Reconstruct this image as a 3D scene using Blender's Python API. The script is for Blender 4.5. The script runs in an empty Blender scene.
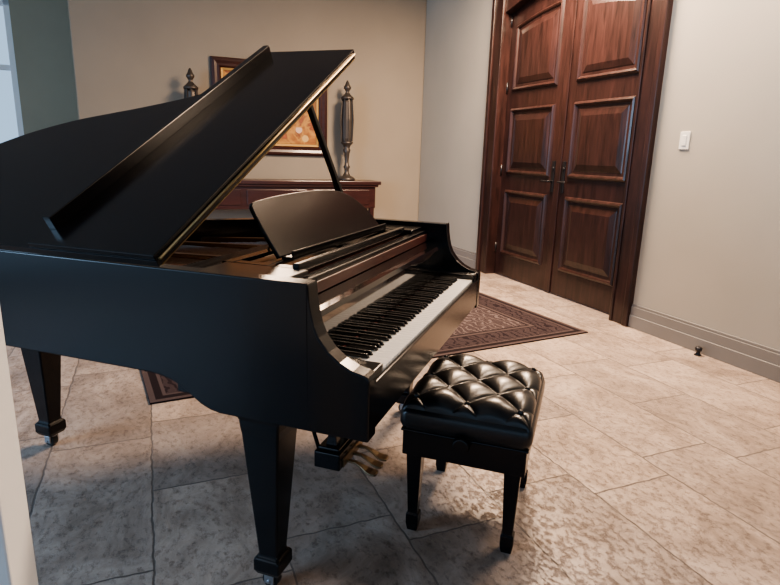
import bpy, bmesh, math, random
from mathutils import Matrix, Vector
random.seed(3)
S=bpy.context.scene
C=S.collection
S.view_settings.view_transform='AgX'
S.view_settings.look='AgX - Medium High Contrast'
S.view_settings.exposure=.18
# ------------------------------------------------------------ materials
def mat(name,col,rough=.5,metal=0,coat=0,spec=.5):
    m=bpy.data.materials.new(name);m.use_nodes=True
    b=m.node_tree.nodes['Principled BSDF']
    b.inputs['Base Color'].default_value=(*col,1);b.inputs['Roughness'].default_value=rough
    b.inputs['Metallic'].default_value=metal;b.inputs['Coat Weight'].default_value=coat
    b.inputs['Coat Roughness'].default_value=.1
    b.inputs['Specular IOR Level'].default_value=spec
    return m
def N(m,t,**k):
    n=m.node_tree.nodes.new(t)
    for a,v in k.items():
        if a.startswith('i_'): n.inputs[a[2:].replace('_',' ')].default_value=v
        else: setattr(n,a,v)
    return n
def L(m,a,b): m.node_tree.links.new(a,b)
def B(m): return m.node_tree.nodes['Principled BSDF']
def ramp(m,stops):
    r=N(m,'ShaderNodeValToRGB');e=r.color_ramp.elements
    e[0].position=stops[0][0];e[0].color=(*stops[0][1],1)
    e[1].position=stops[-1][0];e[1].color=(*stops[-1][1],1)
    for p,c in stops[1:-1]:
        x=e.new(p);x.color=(*c,1)
    return r
def bump(m,src,st=.2,dist=.01):
    b=N(m,'ShaderNodeBump');b.inputs['Strength'].default_value=st;b.inputs['Distance'].default_value=dist
    L(m,src,b.inputs['Height']);L(m,b.outputs[0],B(m).inputs['Normal']);return b

def wallmat(name,col):
    m=mat(name,col,.85,spec=.25)
    tc=N(m,'ShaderNodeTexCoord');n=N(m,'ShaderNodeTexNoise',i_Scale=1.2,i_Detail=4)
    L(m,tc.outputs['Object'],n.inputs['Vector'])
    r=ramp(m,[(.3,tuple(c*.94 for c in col)),(.7,tuple(c*1.04 for c in col))]);L(m,n.outputs[0],r.inputs[0]);L(m,r.outputs[0],B(m).inputs['Base Color'])
    n2=N(m,'ShaderNodeTexNoise',i_Scale=90,i_Detail=2);L(m,tc.outputs['Object'],n2.inputs['Vector']);bump(m,n2.outputs[0],.12,.003)
    return m
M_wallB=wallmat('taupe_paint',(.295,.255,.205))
M_wallD=wallmat('greige_paint',(.43,.405,.355))
M_wallF=wallmat('green_grey_paint',(.36,.33,.25))
M_white=wallmat('white_paint',(.80,.82,.84))
M_ceil=wallmat('ceiling_paint',(.42,.40,.37))
M_base=mat('baseboard_paint',(.235,.225,.215),.45)

def woodmat(name,c1,c2,scale=(1,1,1),rough=.3,coat=.3):
    m=mat(name,c1,rough,coat=coat)
    tc=N(m,'ShaderNodeTexCoord');mp=N(m,'ShaderNodeMapping');mp.inputs['Scale'].default_value=scale
    L(m,tc.outputs['Object'],mp.inputs['Vector'])
    n=N(m,'ShaderNodeTexNoise',i_Scale=5,i_Detail=8,i_Roughness=.65,i_Distortion=.6);L(m,mp.outputs[0],n.inputs['Vector'])
    r=ramp(m,[(.28,c1),(.5,tuple((a+b)/2 for a,b in zip(c1,c2))),(.72,c2)]);L(m,n.outputs[0],r.inputs[0]);L(m,r.outputs[0],B(m).inputs['Base Color'])
    bump(m,n.outputs[0],.08,.003)
    return m
M_door=woodmat('walnut_mahogany_wood',(.009,.0045,.004),(.048,.021,.0185),(5,5,.55),.32,.2)
M_console=woodmat('console_wood',(.022,.006,.006),(.055,.016,.014),(4,.6,4),.35,.3)
M_lac=mat('black_lacquer',(.003,.003,.004),.21,coat=.05,spec=.3)
M_mir=mat('black_polished',(.003,.003,.003),.035,coat=.5)
M_lac2=mat('black_satin',(.006,.006,.007),.3)
M_white_key=mat('key_ivory',(.87,.87,.86),.2,coat=.3)
M_black_key=mat('key_ebony',(.006,.006,.006),.25)
M_brass=mat('brass',(.42,.31,.16),.35,1)
M_pedal=mat('aged_brass',(.24,.185,.12),.35,1)
M_steel=mat('steel_caster',(.35,.36,.38),.35,1)
M_rubber=mat('wheel_black',(.01,.01,.01),.4)
M_plate=mat('bronze_plate',(.10,.055,.03),.38,.7)
M_sound=woodmat('spruce_soundboard',(.10,.04,.02),(.18,.08,.04),(1,9,1),.35)
M_redwood=woodmat('action_wood',(.05,.014,.011),(.11,.035,.025),(1,9,1),.3)
M_string=mat('string_steel',(.6,.58,.55),.3,1)
M_leather=mat('black_leather',(.006,.006,.007),.30,coat=.12)
tc=N(M_leather,'ShaderNodeTexCoord');v=N(M_leather,'ShaderNodeTexVoronoi',i_Scale=260);L(M_leather,tc.outputs['Object'],v.inputs['Vector']);bump(M_leather,v.outputs['Distance'],.18,.002)
M_bronze=mat('pewter_bronze',(.09,.078,.07),.42,.6)
M_iron=mat('black_iron',(.05,.05,.055),.35,.8)
M_gold=mat('gilded_liner',(.35,.22,.08),.4,.6)
M_plastic=mat('switch_plastic',(.85,.84,.80),.35)
M_paper=mat('paper',(.75,.73,.68),.7)

# floor
M_floor=mat('travertine_tiles',(.5,.4,.33),.35)
m=M_floor;tc=N(m,'ShaderNodeTexCoord');mp=N(m,'ShaderNodeMapping');mp.inputs['Location'].default_value=(0.15,2.334+.405*10,0)
L(m,tc.outputs['Object'],mp.inputs['Vector'])
br=N(m,'ShaderNodeTexBrick',offset=.5,squash=1.5,squash_frequency=2,i_Scale=1.0,i_Mortar_Size=.0045,i_Mortar_Smooth=.4,i_Brick_Width=.61,i_Row_Height=.405,i_Bias=0)
br.inputs['Color1'].default_value=(0,0,0,1);br.inputs['Color2'].default_value=(1,1,1,1);br.inputs['Mortar'].default_value=(.5,.5,.5,1)
nd=N(m,'ShaderNodeTexNoise',i_Scale=16,i_Detail=5);L(m,tc.outputs['Object'],nd.inputs['Vector'])
mixv=N(m,'ShaderNodeVectorMath',operation='MULTIPLY_ADD');L(m,nd.outputs['Color'],mixv.inputs[0]);mixv.inputs[1].default_value=(.020,.020,0);L(m,mp.outputs[0],mixv.inputs[2])
L(m,mixv.outputs[0],br.inputs['Vector'])
add=N(m,'ShaderNodeVectorMath',operation='MULTIPLY_ADD');L(m,br.outputs['Color'],add.inputs[0]);add.inputs[1].default_value=(7,5,3);L(m,tc.outputs['Object'],add.inputs[2])
ms=N(m,'ShaderNodeMapping');ms.inputs['Scale'].default_value=(.9,1.25,1);L(m,add.outputs[0],ms.inputs['Vector'])
n1=N(m,'ShaderNodeTexNoise',i_Scale=3.4,i_Detail=11,i_Roughness=.74,i_Distortion=.6);L(m,ms.outputs[0],n1.inputs['Vector'])
r1=ramp(m,[(.30,(.19,.150,.125)),(.42,(.315,.255,.215)),(.54,(.44,.365,.315)),(.70,(.58,.50,.44))]);L(m,n1.outputs[0],r1.inputs[0])
mx=N(m,'ShaderNodeMix',data_type='RGBA',blend_type='MULTIPLY');mx.inputs[0].default_value=1
r2=ramp(m,[(0,(.70,.68,.67)),(.5,(.88,.85,.83)),(1,(1.06,1.01,.96))]);L(m,br.outputs['Color'],r2.inputs[0]);L(m,r1.outputs[0],mx.inputs[6]);L(m,r2.outputs[0],mx.inputs[7])
nf=N(m,'ShaderNodeTexNoise',i_Scale=32,i_Detail=9,i_Roughness=.8);L(m,ms.outputs[0],nf.inputs['Vector'])
rf=ramp(m,[(.38,(.40,.36,.33)),(.50,(1,1,1))]);L(m,nf.outputs[0],rf.inputs[0])
mx3=N(m,'ShaderNodeMix',data_type='RGBA',blend_type='MULTIPLY');mx3.inputs[0].default_value=.7;L(m,mx.outputs[2],mx3.inputs[6]);L(m,rf.outputs[0],mx3.inputs[7])
mx2=N(m,'ShaderNodeMix',data_type='RGBA');L(m,br.outputs['Fac'],mx2.inputs[0]);L(m,mx3.outputs[2],mx2.inputs[6]);mx2.inputs[7].default_value=(.13,.105,.09,1)
L(m,mx2.outputs[2],B(m).inputs['Base Color'])
rr=ramp(m,[(.3,(.6,.6,.6)),(.6,(.34,.34,.34))]);L(m,nf.outputs[0],rr.inputs[0]);L(m,rr.outputs[0],B(m).inputs['Roughness'])
sb=N(m,'ShaderNodeMath',operation='SUBTRACT');L(m,rf.outputs[0],sb.inputs[0]);L(m,br.outputs['Fac'],sb.inputs[1])
bump(m,sb.outputs[0],.5,.006)

# rug
M_rug=mat('persian_rug',(.05,.03,.03),.95,spec=.1)
RW,RH=3.12,2.15
m=M_rug;tc=N(m,'ShaderNodeTexCoord');sp=N(m,'ShaderNodeSeparateXYZ');L(m,tc.outputs['Object'],sp.inputs[0])
def mth(op,a,b=None,c=None):
    n=N(m,'ShaderNodeMath',operation=op)
    for i,x in enumerate((a,b,c)):
        if x is None: continue
        if isinstance(x,(int,float)): n.inputs[i].default_value=x
        else: L(m,x,n.inputs[i])
    return n.outputs[0]
dx=mth('SUBTRACT',RW/2,mth('ABSOLUTE',mth('SUBTRACT',sp.outputs[0],RW/2)))
dy=mth('SUBTRACT',RH/2,mth('ABSOLUTE',mth('SUBTRACT',sp.outputs[1],RH/2)))
de=mth('MINIMUM',dx,dy)
vr=N(m,'ShaderNodeTexVoronoi',i_Scale=13);vr.inputs['Randomness'].default_value=.45;L(m,tc.outputs['Object'],vr.inputs['Vector'])
wv=N(m,'ShaderNodeTexWave',i_Scale=5.5,i_Distortion=10,i_Detail=2.5,i_Detail_Scale=1.8);L(m,tc.outputs['Object'],wv.inputs['Vector'])
pet=mth('SINE',mth('MULTIPLY',vr.outputs['Distance'],80))
pat=mth('MAXIMUM',mth('GREATER_THAN',wv.outputs[1],.80),mth('GREATER_THAN',pet,.55))
field=N(m,'ShaderNodeMix',data_type='RGBA');L(m,pat,field.inputs[0]);field.inputs[6].default_value=(.022,.014,.016,1);field.inputs[7].default_value=(.11,.085,.085,1)
bord=N(m,'ShaderNodeMix',data_type='RGBA');L(m,pat,bord.inputs[0]);bord.inputs[6].default_value=(.055,.040,.042,1);bord.inputs[7].default_value=(.018,.012,.015,1)
isb=mth('LESS_THAN',de,.30)
m1=N(m,'ShaderNodeMix',data_type='RGBA');L(m,isb,m1.inputs[0]);L(m,field.outputs[2],m1.inputs[6]);L(m,bord.outputs[2],m1.inputs[7])
st=mth('GREATER_THAN',mth('SINE',mth('MULTIPLY',de,90)),.2)
isl=mth('ADD',mth('LESS_THAN',de,.09),mth('MULTIPLY',mth('GREATER_THAN',de,.27),mth('LESS_THAN',de,.33)))
lc=N(m,'ShaderNodeMix',data_type='RGBA');L(m,st,lc.inputs[0]);lc.inputs[6].default_value=(.016,.011,.013,1);lc.inputs[7].default_value=(.07,.052,.052,1)
m2=N(m,'ShaderNodeMix',data_type='RGBA');L(m,isl,m2.inputs[0]);L(m,m1.outputs[2],m2.inputs[6]);L(m,lc.outputs[2],m2.inputs[7])
L(m,m2.outputs[2],B(m).inputs['Base Color'])
nz=N(m,'ShaderNodeTexNoise',i_Scale=300);L(m,tc.outputs['Object'],nz.inputs['Vector']);bump(m,nz.outputs[0],.5,.004)

# painting canvas
M_canvas=mat('oil_painting',(.3,.1,.03),.5)
m=M_canvas;tc=N(m,'ShaderNodeTexCoord');n=N(m,'ShaderNodeTexNoise',i_Scale=3.2,i_Detail=3,i_Distortion=1.4);L(m,tc.outputs['Object'],n.inputs['Vector'])
r=ramp(m,[(.30,(.10,.045,.015)),(.42,(.34,.13,.03)),(.5,(.48,.25,.06)),(.58,(.20,.05,.02)),(.68,(.45,.12,.05))]);L(m,n.outputs[0],r.inputs[0])
vv=N(m,'ShaderNodeTexVoronoi',i_Scale=8);L(m,tc.outputs['Object'],vv.inputs['Vector'])
sp=N(m,'ShaderNodeSeparateXYZ');L(m,tc.outputs['Object'],sp.inputs[0])
fl=mth('MULTIPLY',mth('LESS_THAN',vv.outputs['Distance'],.42),mth('LESS_THAN',sp.outputs[2],1.58))
rc=ramp(m,[(.2,(.42,.12,.08)),(.45,(.75,.68,.55)),(.8,(.60,.40,.16))]);L(m,vv.outputs['Color'],rc.inputs[0])
mm=N(m,'ShaderNodeMix',data_type='RGBA');L(m,fl,mm.inputs[0]);L(m,r.outputs[0],mm.inputs[6]);L(m,rc.outputs[0],mm.inputs[7]);L(m,mm.outputs[2],B(m).inputs['Base Color'])

# ------------------------------------------------------------ mesh helpers
class MB:
    def __init__(s): s.v=[];s.f=[];s.mi=[];s.sm=[]
    def add(s,vs,fs,mi=0,sm=False):
        o=len(s.v);s.v+= [tuple(v) for v in vs]
        for f in fs: s.f.append([o+i for i in f]);s.mi.append(mi);s.sm.append(sm)
    def box(s,x0,x1,y0,y1,z0,z1,mi=0):
        s.add([(x0,y0,z0),(x1,y0,z0),(x1,y1,z0),(x0,y1,z0),(x0,y0,z1),(x1,y0,z1),(x1,y1,z1),(x0,y1,z1)],
              [(0,3,2,1),(4,5,6,7),(0,1,5,4),(1,2,6,5),(2,3,7,6),(3,0,4,7)],mi)
    def loft(s,rings,mi=0,closed=True,cap=True,sm=False):
        n=len(rings[0]);vs=[p for r in rings for p in r];fs=[]
        for i in range(len(rings)-1):
            for j in range(n if closed else n-1):
                k=(j+1)%n;fs.append((i*n+j,i*n+k,(i+1)*n+k,(i+1)*n+j))
        s.add(vs,fs,mi,sm)
        if cap:
            s.add(rings[0],[tuple(range(n))[::-1]],mi);s.add(rings[-1],[tuple(range(n))],mi)
    def sq(s,cx,cy,prof,mi=0):
        s.loft([[(cx-w/2,cy-w/2,z),(cx+w/2,cy-w/2,z),(cx+w/2,cy+w/2,z),(cx-w/2,cy+w/2,z)] for z,w in prof],mi)
    def lathe(s,cx,cy,prof,n=24,mi=0,sm=True):
        s.loft([[(cx+r*math.cos(6.28318*i/n),cy+r*math.sin(6.28318*i/n),z) for i in range(n)] for z,r in prof],mi,sm=sm)
    def rod(s,a,b,r,n=12,mi=0,r2=None):
        a=Vector(a);b=Vector(b);d=(b-a).normalized();u=d.orthogonal().normalized();w=d.cross(u);r2=r if r2 is None else r2
        s.loft([[tuple(c+(u*math.cos(6.28318*i/n)+w*math.sin(6.28318*i/n))*q) for i in range(n)] for c,q in ((a,r),(b,r2))],mi,sm=True)
    def obar(s,a,b,w,h,mi=0):
        a=Vector(a);b=Vector(b);d=(b-a).normalized();u=d.cross(Vector((0,0,1)))
        if u.length<.01:u=Vector((1,0,0))
        u.normalize();q=u.cross(d)
        s.loft([[tuple(c+u*i*w/2+q*j*h/2) for i,j in ((-1,-1),(1,-1),(1,1),(-1,1))] for c in (a,b)],mi)
    def prism(s,poly,f0,f1,mi=0):
        s.loft([[f0(p) for p in poly],[f1(p) for p in poly]],mi)
    def make(s,name,mats,parent=None,M=None,bev=0,seg=2,ang=40):
        me=bpy.data.meshes.new(name);me.from_pydata(s.v,[],s.f);
        for x in mats: me.materials.append(x)
        for p,i,sm in zip(me.polygons,s.mi,s.sm): p.material_index=i;p.use_smooth=sm
        bm=bmesh.new();bm.from_mesh(me);bmesh.ops.remove_doubles(bm,verts=bm.verts,dist=1e-6);bmesh.ops.recalc_face_normals(bm,faces=bm.faces);bm.to_mesh(me);bm.free()
        ob=bpy.data.objects.new(name,me);C.objects.link(ob)
        if parent: ob.parent=parent
        if M is not None: ob.matrix_world=M
        if bev:
            b=ob.modifiers.new('bevel','BEVEL');b.width=bev;b.segments=seg;b.limit_method='ANGLE';b.angle_limit=math.radians(ang)
        return ob
def empty(name,M):
    e=bpy.data.objects.new(name,None);e.empty_display_size=.1;C.objects.link(e);e.matrix_world=M;return e
def cr(pts,n=8):
    out=[]
    for i in range(len(pts)-1):
        p0=Vector(pts[max(i-1,0)]);p1=Vector(pts[i]);p2=Vector(pts[i+1]);p3=Vector(pts[min(i+2,len(pts)-1)])
        for j in range(n):
            t=j/n;out.append(.5*((2*p1)+(p2-p0)*t+(2*p0-5*p1+4*p2-p3)*t*t+(3*p1-p0-3*p2+p3)*t**3))
    out.append(Vector(pts[-1]));return [tuple(p) for p in out]

# ------------------------------------------------------------ camera
cd=bpy.data.cameras.new('camera');cd.sensor_width=36;cd.lens=570.3/780*36;cd.clip_start=.02
cam=bpy.data.objects.new('camera',cd);C.objects.link(cam)
cam.matrix_world=Matrix.Translation((0,0,1.288))@Matrix.Rotation(math.pi/2-.2378,4,'X')@Matrix.Rotation(.0294,4,'Z')
S.camera=cam

# ------------------------------------------------------------ room (frame R: x along door wall, +y outward through the door, origin at door frame)
R=Matrix.Translation((1.023,6.561,0))@Matrix.Rotation(math.atan2(-.921,.389),4,'Z')
CX=-1.68; H=3.4
def one(name,mats,fn,bev=0,parent=None,M=None):
    b=MB();fn(b);return b.make(name,mats,parent=parent,M=(R if M is None and parent is None else M),bev=bev)
one('floor',[M_floor],lambda b:b.box(-5,11,-9,.12,-.1,0))
one('ceiling',[M_ceil],lambda b:b.box(-5,11,-9,.2,H,H+.1))
def f(b):
    b.box(CX-.2,.10,0,.2,0,H);b.box(2.26,11,0,.2,0,H);b.box(.10,2.26,0,.2,3.02,H)
one('wall_right',[M_wallD],f)
def f(b):
    b.box(CX-.2,CX,-4.16,0,0,H)
one('wall_back',[M_wallB],f,.012)
def f(b):
    b.box(-3.1,-2.9,-4.89,.2,0,H);b.box(-3.1,-2.9,-9,-6.9,0,H);b.box(-3.1,-2.9,-6.9,-4.89,2.95,H)
one('wall_hallway',[M_wallF],f)
def f(b):
    b.box(-3.05,-2.95,-4.96,-4.89,0,2.95);b.box(-3.05,-2.95,-6.9,-6.83,0,2.95);b.box(-3.05,-2.95,-6.9,-4.89,2.88,2.95);b.box(-3.05,-2.95,-6.9,-4.89,0,.08)
    b.box(-3.03,-2.97,-5.93,-5.87,0,2.95);b.box(-3.03,-2.97,-6.9,-4.89,2.15,2.21)
one('window_1',[M_white],f,.004)
one('wall_left',[M_white],lambda b:b.box(4.571,4.73,-4.7,-3.732,0,H),.004)
def f(b):
    for x0,x1 in ((2.345,11),(CX,.015)):
        b.box(x0,x1,-.016,0,0,.17);b.box(x0,x1,-.024,0,0,.10);b.box(x0,x1,-.010,0,.17,.19)
one('baseboard_right',[M_base],f,.003)
one('baseboard_back',[M_base],lambda b:(b.box(CX,CX+.016,-4.16,-.02,0,.17),b.box(CX,CX+.024,-4.16,-.03,0,.10)),.003)

# door
def arc(x,zc): return zc-.145*(x-1.18)**2
def f(b):
    for x0,x1,s in ((.015,.215,1),(2.145,2.345,-1)):
        b.box(x0,x1,-.03,.16,0,3.0)
        xo=x0 if s==1 else x1
        b.box(min(xo,xo+s*.05),max(xo,xo+s*.05),-.05,-.02,0,3.05)
        xi=x1 if s==1 else x0
        b.box(min(xi,xi-s*.03),max(xi,xi-s*.03),-.04,-.02,0,3.0)
    b.box(.015,2.345,-.05,.16,2.98,3.12);b.box(-.01,2.37,-.07,.0,3.12,3.17)
    xs=[.215+i*(2.145-.215)/24 for i in range(25)]
    poly=[(x,arc(x,2.86)) for x in xs]+[(2.145,3.0),(.215,3.0)]
    b.prism(poly,lambda p:(p[0],-.01,p[1]),lambda p:(p[0],.16,p[1]))
one('trim_1',[M_door],f,.006)
door=empty('double_door',R)
def panel(b,x0,x1,z0,zt,y):
    prof=[(-.022,0),(-.014,-.016),(.0,-.024),(.012,-.018),(.022,-.002),(.045,-.001),(.055,-.006),(.105,-.020),(.112,-.020)]
    rings=[]
    for o,h in prof:
        n=14;r=[(x0+o,y+h,z0+o),(x1-o,y+h,z0+o)]
        for i in range(n+1):
            x=(x1-o)+((x0+o)-(x1-o))*i/n;r.append((x,y+h,(zt(x) if callable(zt) else zt)-o))
        rings.append(r)
    b.loft(rings)
def leaf(x0,x1,px0,px1,nm):
    def f(b):
        b.box(x0,x1,.085,.14,.008,2.96)
        panel(b,px0,px1,.27,.93,.085);panel(b,px0,px1,1.14,1.77,.085);panel(b,px0,px1,1.98,lambda x:arc(x,2.68),.085)
    one(nm,[M_door],f,0,door)
leaf(.215,1.172,.335,1.02,'leaf_left');leaf(1.178,2.145,1.33,2.015,'leaf_right')
def f(b):
    b.box(1.135,1.215,.072,.085,.008,2.9)
one('astragal',[M_door],f,.004,door)
def f(b):
    for x,s in ((1.10,-1),(1.25,1)):
        b.box(x-.022,x+.022,.075,.085,.98,1.27)
        b.rod((x,.08,1.08),(x,.02,1.08),.010);b.rod((x,.025,1.08),(x+s*.10,.025,1.08),.009)
        b.rod((x,.08,1.2),(x,.068,1.2),.016)
one('door_handles',[M_iron],f,.003,door)
def f(b):
    for x in (.217,2.143):
        for z in (.25,1.1,1.95,2.6): b.rod((x,.075,z),(x,.075,z+.11),.009)
one('hinges',[M_iron],f,0,door)
one('light_switch',[M_plastic],lambda b:(b.box(2.57,2.65,-.007,0,1.38,1.50),b.box(2.593,2.627,-.011,-.005,1.405,1.475)),.002)
def f(b):
    b.lathe(0,0,[(0,.024),(.006,.024),(.012,.014),(.03,.012),(.034,.022),(.055,.022),(.06,.014)],20)
one('door_stop',[M_iron],f,0,M=R@Matrix.Translation((3.03,-.07,0)))

# ------------------------------------------------------------ console, picture, candlesticks (back wall)
def f(b):
    x0=CX+.03;x1=CX+.38
    b.box(x0,x1+.02,-3.38,-.735,.90,.945);b.box(x0,x1,-3.35,-.765,.87,.90)
    b.box(x0+.02,x1-.03,-3.32,-.795,.60,.87)
    for y in (-3.28,-2.1,-.84):
        b.box(x1-.09,x1-.03,y-.03,y+.03,0,.62);b.box(x0+.02,x0+.08,y-.03,y+.03,0,.62)
    b.box(x0+.03,x1-.04,-3.28,-.84,.16,.20)
    for y0,y1 in ((-3.22,-2.5),(-2.43,-1.7),(-1.63,-.88)):
        b.box(x1-.03,x1-.018,y0,y1,.65,.835)
one('console_table',[M_console],f,.006)
def stick(y,nm):
    def f(b):
        b.lathe(0,0,[(0,.105),(.02,.11),(.04,.09),(.06,.05),(.10,.03),(.14,.028),(.17,.045),(.19,.03),(.24,.024),(.34,.035),(.38,.05),(.40,.035),(.44,.05),(.46,.075),(.48,.08)],24)
        b.lathe(0,0,[(.48,.060),(.52,.070),(.75,.074),(.96,.064),(.99,.05)],12,sm=False)
        for i in range(8):
            a=i*math.pi/4;c,s_=math.cos(a),math.sin(a)
            b.obar((.070*c,.070*s_,.49),(.082*c,.082*s_,.75),.014,.012);b.obar((.082*c,.082*s_,.75),(.066*c,.066*s_,.99),.014,.012)
        b.lathe(0,0,[(.99,.078),(1.01,.082),(1.03,.06),(1.06,.03),(1.08,.02),(1.10,.03),(1.12,.045),(1.14,.045),(1.16,.03),(1.19,.02),(1.215,.006)],24)
    one(nm,[M_bronze],f,0,M=R@Matrix.Translation((CX+.20,y,.945)))
stick(-1.14,'candlestick');stick(-2.99,'candlestick.001')
pic=empty('framed_painting',R)
def f(b):
    y0,y1,z0,z1=-2.75,-1.35,1.235,2.33;x=CX
    rings=[]
    for o,h in ((0,.002),(0,.03),(.015,.045),(.04,.05),(.07,.04),(.095,.045),(.11,.03),(.115,.018)):
        rings.append([(x+h,y0+o,z0+o),(x+h,y1-o,z0+o),(x+h,y1-o,z1-o),(x+h,y0+o,z1-o)])
    b.loft(rings,cap=False)
one('frame',[M_console],f,0,pic)
def f(b):
    y0,y1,z0,z1=-2.75,-1.35,1.235,2.33;x=CX;rings=[]
    for o,h in ((.112,.02),(.115,.03),(.14,.028),(.148,.015)):
        rings.append([(x+h,y0+o,z0+o),(x+h,y1-o,z0+o),(x+h,y1-o,z1-o),(x+h,y0+o,z1-o)])
    b.loft(rings,cap=False)
one('gilt_liner',[M_gold],f,0,pic)
one('canvas',[M_canvas],lambda b:b.box(CX+.002,CX+.018,-2.63,-1.47,1.36,2.21),0,pic)

# rug: origin at left-front corner
e1=Vector((1.526+1.217,4.186-2.705,0)).normalized()
RM=Matrix.Translation((-1.217,2.705,0))@Matrix.Rotation(math.atan2(e1.y,e1.x),4,'Z')
b=MB();b.box(0,RW,0,RH,.001,.010);rug=b.make('area_rug',[M_rug],M=RM,bev=.003)

# ------------------------------------------------------------ grand piano (frame: x bass->treble, y toward tail)
rot=.33
PM=Matrix.Translation((-.2001,1.347,0))@Matrix.Rotation(math.pi/2-rot,4,'Z')
P=empty('grand_piano',PM)
def part(name,mats,fn,bev=0,seg=2,ang=40):
    b=MB();fn(b);return b.make(name,mats,parent=P,bev=bev,seg=seg,ang=ang)
ZR=.976
curve=cr([(0,1.45),(.008,1.55),(.05,1.65),(.14,1.705),(.26,1.72),(.39,1.70),(.53,1.65),(.67,1.56),(.785,1.43),(.86,1.29),(.93,1.15),(1.03,.99),(1.18,.84),(1.34,.68),(1.44,.52),(1.47,.36)],6)
TF=-.165
ts_front=[TF,-.16,-.15,-.12,-.10,-.085,-.07,-.055,-.04,-.028,-.016,-.008,-.003,0,.002,.1,.2,.27,.30,.33,.36,.39,.42,.46,.5,.6,.8,1.0,1.2,1.35]
tr_back=[.33,.30,.27,.2,.1,.002,0,-.003,-.008,-.016,-.028,-.04,-.055,-.07,-.085,-.10,-.12,-.15,-.16,TF]
path=[(0,t) for t in ts_front]+[tuple(p) for p in curve]+[(1.47,t) for t in tr_back]
def lerp(tab,t):
    if t<=tab[0][0]:return tab[0][1]
    for (a,va),(b_,vb) in zip(tab,tab[1:]):
        if t<=b_: return va+(vb-va)*(t-a)/(b_-a)
    return tab[-1][1]
TOP=[(TF,.748),(-.16,.756),(-.15,.762),(-.12,.768),(-.085,.785),(-.055,.808),(-.028,.842),(-.012,.878),(-.003,.93),(0,.968),(.002,ZR)]
BOT=[(.27,.585),(.30,.59),(.33,.602),(.36,.622),(.39,.642),(.42,.656),(.46,.666),(.5,.67)]
def normals(pts):
    out=[]
    for i in range(len(pts)):
        a=Vector(pts[max(i-1,0)]);b_=Vector(pts[min(i+1,len(pts)-1)]);d=(b_-a).normalized();out.append((d.y,-d.x))
    return out
nr=normals(path)
def inset(w): return [(p[0]+n[0]*w,p[1]+n[1]*w) for p,n in zip(path,nr)]
inn=inset(.055)
def f(b):
    rings=[]
    for p,q in zip(path,inn):
        zt=lerp(TOP,p[1]);zb=lerp(BOT,p[1])
        rings.append([(p[0],p[1],zb),(p[0],p[1],zt),(q[0],q[1] if p[1]>0 else p[1],zt),(q[0],q[1] if p[1]>0 else p[1],zb)])
    b.loft(rings)
part('rim',[M_lac],f,.004,2,50)
in2=[q for q,p in zip(inset(.05),path) if p[1]>=.02]
part('soundboard',[M_sound],lambda b:b.prism(in2,lambda p:(p[0],p[1],.79),lambda p:(p[0],p[1],.80)))
part('case_bottom',[M_lac2],lambda b:(b.prism(in2,lambda p:(p[0],p[1],.70),lambda p:(p[0],p[1],.72)),
    b.obar((.04,.5,.69),(1.0,1.1,.69),.08,.06),b.obar((.2,.3,.69),(.35,1.66,.69),.08,.06),b.obar((1.2,.3,.69),(.6,1.55,.69),.08,.06)))
def f(b):
    o=[q for q,p in zip(inset(.057),path) if p[1]>=.42];i_=[q for q,p in zip(inset(.12),path) if p[1]>=.42]
    rings=[[(p[0],p[1],.84),(p[0],p[1],.87),(q[0],q[1],.875),(q[0],q[1],.84)] for p,q in zip(o,i_)]
    b.loft(rings)
    b.box(.058,1.412,.19,.47,.84,.875)
    for a,c in (((.28,.45),(.20,1.62)),((.55,.45),(.46,1.60)),((.85,.45),(.70,1.46)),((1.12,.45),(.94,1.02))):
        b.obar((a[0],a[1],.89),(c[0],c[1],.88),.03,.04)
part('cast_plate',[M_plate],f,.004)
def f(b):
    for i in range(72):
        k=.10+1.27*i/71
        te=1.55
        if k>.45:
            best=min(curve,key=lambda p:abs(p[0]-k-.06)+(9 if p[0]<.3 else 0));te=best[1]-.15
        if k>1.3: te=.58
        b.rod((k,.40,.893),(k*.96,max(te,.55),.889),.0012,4)
part('strings',[M_string],f)
def f(b):
    for i in range(70):
        for j in range(3):
            x=.10+1.27*i/69+random.uniform(-.002,.002);y=.24+.045*j
            b.rod((x,y,.87),(x,y,.915),.0035,6)
part('tuning_pins',[M_string],f)
def f(b):
    for i in range(60):
        k=.10+1.1*i/59
        b.box(k-.006,k+.006,.50,.58,.893,.925)
part('dampers',[M_lac2],f,.002)
def f(b):
    b.box(.05,1.42,-.145,.45,.60,.66)
    b.box(.05,1.42,-.163,-.150,.60,.728)
    for x0,x1 in ((.05,.119),(1.351,1.42)): b.box(x0,x1,-.158,.02,.65,.757)
part('key_bed',[M_lac],f,.004)
def f(b):
    prof=[(.012,.738),(.012,.865),(.018,.880),(.030,.888),(.10,.888),(.10,.738)]
    b.prism(prof,lambda p:(.056,p[0],p[1]),lambda p:(1.414,p[0],p[1]))
part('fallboard',[M_mir],f,.002)
def f(b): b.box(.13,1.34,.0065,.0115,.736,.740)
part('key_felt',[mat('red_felt',(.12,.01,.01),.9)],f)
def f(b):
    b.box(.056,1.414,.10,.14,.86,.940)
    b.box(.056,.24,.12,.40,.940,.957);b.box(1.25,1.414,.12,.40,.940,.957)
part('music_shelf',[M_lac],f,.004)
def f(b):
    b.box(.245,1.245,.17,.205,.943,.956);b.box(.245,1.245,.26,.30,.943,.956);b.box(.245,1.245,.38,.42,.943,.956)
    for k in (.25,.72,1.20): b.box(k,k+.04,.17,.42,.943,.955)
    b.box(.245,1.245,.155,.175,.943,.970)
part('music_desk_tray',[M_lac],f,.003)
def f(b):
    b.box(.056,1.414,.141,.42,.915,.93)
    b.box(.056,1.414,.092,.099,.89,.925)
part('action_rail',[M_redwood],f,.002)
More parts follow.
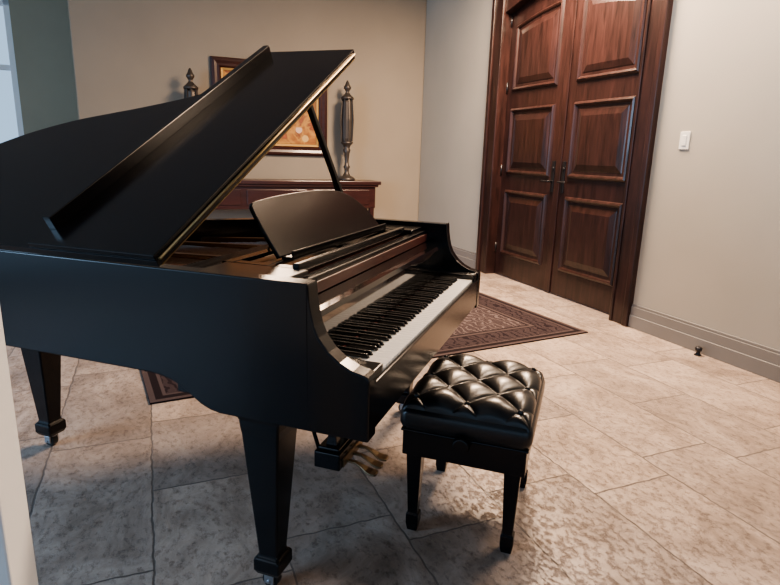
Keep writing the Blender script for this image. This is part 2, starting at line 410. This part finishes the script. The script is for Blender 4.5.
def f(b):
    k0=.335
    poly=cr([(.0,.0),(-.006,.09),(-.004,.165),(.006,.188),(.04,.197),(.20,.208),(.38,.212),(.54,.209),(.66,.198),(.745,.174),(.815,.134),(.87,.078),(.91,0)],5)
    d=Vector((.118,.19)).normalized()
    def mp_(off):
        return lambda p:(k0+p[0],.275+d.x*p[1]-off*d.y,.962+d.y*p[1]+off*d.x)
    b.prism(poly,mp_(.007),mp_(-.007))
    b.box(k0+.02,k0+.88,.235,.275,.955,.965);b.box(k0+.02,k0+.88,.232,.240,.955,.985)
part('music_desk',[M_lac],f,.003)
part('desk_struts',[M_brass],lambda b:(b.rod((.5,.345,1.07),(.5,.41,.955),.004),b.rod((.97,.345,1.07),(.97,.41,.955),.004)))
def f(b):
    w=1.225/52;k0=.1225
    for i in range(52):
        x=k0+i*w
        b.box(x+.0006,x+w-.0006,-.149,.012,.712,.735)
part('white_keys',[M_white_key],f,.0012,1)
def f(b):
    w=1.225/52;k0=.1225;names='ABCDEFG'
    for i in range(51):
        nme=names[i%7]
        if nme in 'ACDFG':
            off={'A':.001,'C':-.002,'D':.002,'F':-.003,'G':0}[nme];x=k0+(i+1)*w+off
            b.loft([[(x-.0058,-.092,.733),(x+.0058,-.092,.733),(x+.0058,.011,.733),(x-.0058,.011,.733)],[(x-.0045,-.084,.747),(x+.0045,-.084,.747),(x+.0045,.011,.748),(x-.0045,.011,.748)]])
part('black_keys',[M_black_key],f,.0015,2)
def leg(x,y,nm):
    def f(b):
        b.sq(x,y,[(.60,.132),(.575,.132),(.565,.125),(.545,.122),(.52,.115),(.13,.062),(.12,.064),(.112,.086),(.075,.086),(.058,.070)])
        b.box(x-.07,x+.07,y-.07,y+.07,.575,.70)
    part(nm,[M_lac],f,.005)
    def f(b):
        b.lathe(x,y,[(.062,.028),(.056,.028),(.052,.022),(.046,.020)],16)
        b.box(x-.022,x-.016,y-.012,y+.02,.018,.050);b.box(x+.016,x+.022,y-.012,y+.02,.018,.050)
        b.rod((x-.026,y+.005,.026),(x+.026,y+.005,.026),.006)
    part(nm+'_caster_fork',[M_steel],f,.001)
    part(nm+'_wheel',[M_rubber],lambda b:b.rod((x-.014,y+.005,.0262),(x+.014,y+.005,.0262),.026,24),.003)
leg(.085,.165,'leg_bass');leg(1.385,.165,'leg_treble');leg(.47,1.50,'leg_tail')
def f(b):
    x=.755
    b.box(x-.13,x+.13,.19,.30,.075,.145);b.box(x-.115,x+.115,.20,.29,.145,.160)
    for s in (-1,1):
        b.sq(x+s*.065,.245,[(.155,.05),(.19,.036),(.5,.036),(.55,.05),(.605,.055)])
        b.rod((x+s*.09,.29,.11),(x+s*.13,.44,.66),.008)
    b.box(x-.12,x+.12,.18,.31,.58,.605)
part('pedal_lyre',[M_lac],f,.005)
def f(b):
    x=.755
    b.box(x-.10,x+.10,.185,.192,.078,.115)
    for s in (-1,0,1):
        xx=x+s*.062
        b.loft([[(xx-w,y,z),(xx+w,y,z),(xx+w,y,z+.009),(xx-w,y,z+.009)] for y,z,w in ((.20,.088,.009),(.15,.085,.009),(.125,.075,.012),(.10,.062,.020),(.08,.056,.023),(.065,.056,.021),(.058,.054,.014))],sm=False)
    for s in (-.03,.03): b.rod((x+s,.245,.15),(x+s,.245,.6),.004)
part('pedals',[M_pedal],f,.002)
al=math.radians(28.7);TH=.430;FW=.425
LM=Matrix.Translation((-.004,0,ZR+.010))@Matrix.Rotation(-al,4,'Y')
def lidxf(b):
    b.v=[tuple(LM@Vector(v)) for v in b.v]
def f(b):
    out=[(-.010,TH)]+[(-.010,t) for t in (.6,.8,1.0,1.2,1.35)]
    cn=normals(curve);out+=[(p[0]-n[0]*.012,p[1]-n[1]*.012) for p,n in zip(curve,cn) ]
    out=[(max(p[0],-.010),p[1]) for p in out]
    out=[p for p in out if p[1]>TH-.001]+[(1.482,TH)]
    b.prism(out,lambda p:(p[0],p[1],0),lambda p:(p[0],p[1],.019))
    lidxf(b)
part('lid',[M_lac],f,.004)
def f(b):
    b.box(-.010,1.490,TH,TH+FW+.02,.021,.038)
    b.box(.060,1.452,TH+FW-.03,TH+FW,.036,.080)
    lidxf(b)
part('lid_front_flap',[M_lac],f,.003)
def f(b):
    b.rod((0.0,TH-.004,.020),(1.475,TH-.004,.020),.0045,8);b.box(0,1.475,TH-.003,TH+.014,-.0015,0)
    lidxf(b)
part('lid_hinge',[M_brass],f)
def f(b):
    a=Vector((1.415,.50,.975));c=LM@Vector((1.19,.56,-.003))
    b.obar(a,c,.028,.020);b.box(1.39,1.44,.48,.53,.965,.985)
    b.obar(Vector((1.415,.53,.975)),a.lerp(c,.55),.012,.012)
part('lid_prop',[M_lac2],f,.003)
part('sheet_paper',[M_paper],lambda b:b.box(.62,.80,.46,.50,.896,.905))

# ------------------------------------------------------------ bench
bk0,bk1,bt0,bt1=.46,.965,-.53,-.10
BMx=PM@Matrix.Translation(((bk0+bk1)/2,(bt0+bt1)/2,0))
BN=empty('piano_bench',BMx)
bw=(bk1-bk0)/2;bd=(bt1-bt0)/2
def bpart(name,mats,fn,bev=0,seg=2):
    b=MB();fn(b);return b.make(name,mats,parent=BN,bev=bev,seg=seg)
PX,PY=.101,.086
def f(b):
    n=140;vs=[];fs=[]
    for i in range(n+1):
        for j in range(n+1):
            x=-1+2*i/n;y=-1+2*j/n
            X=x*bw;Y=y*bd
            ex=1-abs(x)**7;ey=1-abs(y)**7
            edge=(max(ex,0)*max(ey,0))**.45
            U=X/PX+Y/PY;V=X/PX-Y/PY
            a1=abs(math.sin(math.pi*U/2));a2=abs(math.sin(math.pi*V/2))
            h=.020*((a1*a2)**.5)+.008*min(a1,a2)**.7
            z=.462+.044*edge+(h*(edge**.6))
            vs.append((X*(1-.02*(1-edge)),Y*(1-.02*(1-edge)),z))
    for i in range(n):
        for j in range(n):
            a=i*(n+1)+j;fs.append((a,a+n+1,a+n+2,a+1))
    b.add(vs,fs,0,True)
bpart('tufted_top',[M_leather],f)
def f(b):
    def ring(o,z,rr=.03):
        r=[];w=bw+o;d=bd+o
        for cx,cy,a0 in ((w-rr,d-rr,0),(-w+rr,d-rr,90),(-w+rr,-d+rr,180),(w-rr,-d+rr,270)):
            for q in range(5):
                a=math.radians(a0+q*22.5);r.append((cx+rr*math.cos(a),cy+rr*math.sin(a),z))
        return r
    b.loft([ring(-.012,.395),ring(-.002,.400),ring(.004,.42),ring(.004,.45),ring(-.002,.470),ring(-.02,.480)],sm=True)
bpart('cushion_side',[M_leather],f)
def f(b):
    b.box(-bw+.010,bw-.010,-bd+.010,bd-.010,.300,.398)
    b.box(-bw+.004,bw-.004,-bd+.004,bd-.004,.388,.397)
bpart('bench_frame',[M_lac],f,.004)
def f(b):
    for i in range(-6,7):
        for j in range(-6,7):
            if (i+j)%2: continue
            x=i*PX;y=j*PY
            if abs(x)>bw-.03 or abs(y)>bd-.03: continue
            b.lathe(x,y,[(.495,.009),(.507,.009),(.511,.005),(.512,.001)],12)
bpart('buttons',[M_leather],f)
def f(b):
    for sx in (-1,1):
        for sy in (-1,1):
            x=sx*(bw-.045);y=sy*(bd-.05)
            b.sq(x,y,[(.335,.056),(.31,.054),(.07,.034),(.065,.044),(.03,.044),(.0,.034)])
bpart('bench_legs',[M_lac],f,.003)
def f(b):
    for s in (-1,1):
        y=0
        b.rod((s*(bw-.012),y,.385),(s*(bw+.012),y,.385),.012,16);b.rod((s*(bw+.010),y,.385),(s*(bw+.028),y,.385),.030,24,r2=.026)
bpart('adjusting_knobs',[M_lac],f,.004)

# ------------------------------------------------------------ lights
w=bpy.data.worlds.new('world');S.world=w;w.use_nodes=True
bg=w.node_tree.nodes['Background'];bg.inputs[0].default_value=(.50,.73,1.0,1);bg.inputs[1].default_value=.85
def area(name,loc,tgt,sx,sy,pw,col):
    l=bpy.data.lights.new(name,'AREA');l.shape='RECTANGLE';l.size=sx;l.size_y=sy;l.energy=pw;l.color=col
    o=bpy.data.objects.new(name,l);C.objects.link(o);o.location=loc
    o.rotation_euler=(Vector(tgt)-Vector(loc)).to_track_quat('-Z','Y').to_euler();return o
area('ceiling_light',(1.1,5.0,3.35),(1.1,5.0,0),1.0,1.0,360,(1,.73,.51))
area('ceiling_light_2',(2.0,3.1,3.35),(2.0,3.1,0),.8,.8,85,(1,.75,.55))
area('daylight_window',(-4.6,-.4,1.6),(-.8,1.6,.8),2.4,1.8,190,(.47,.71,1))
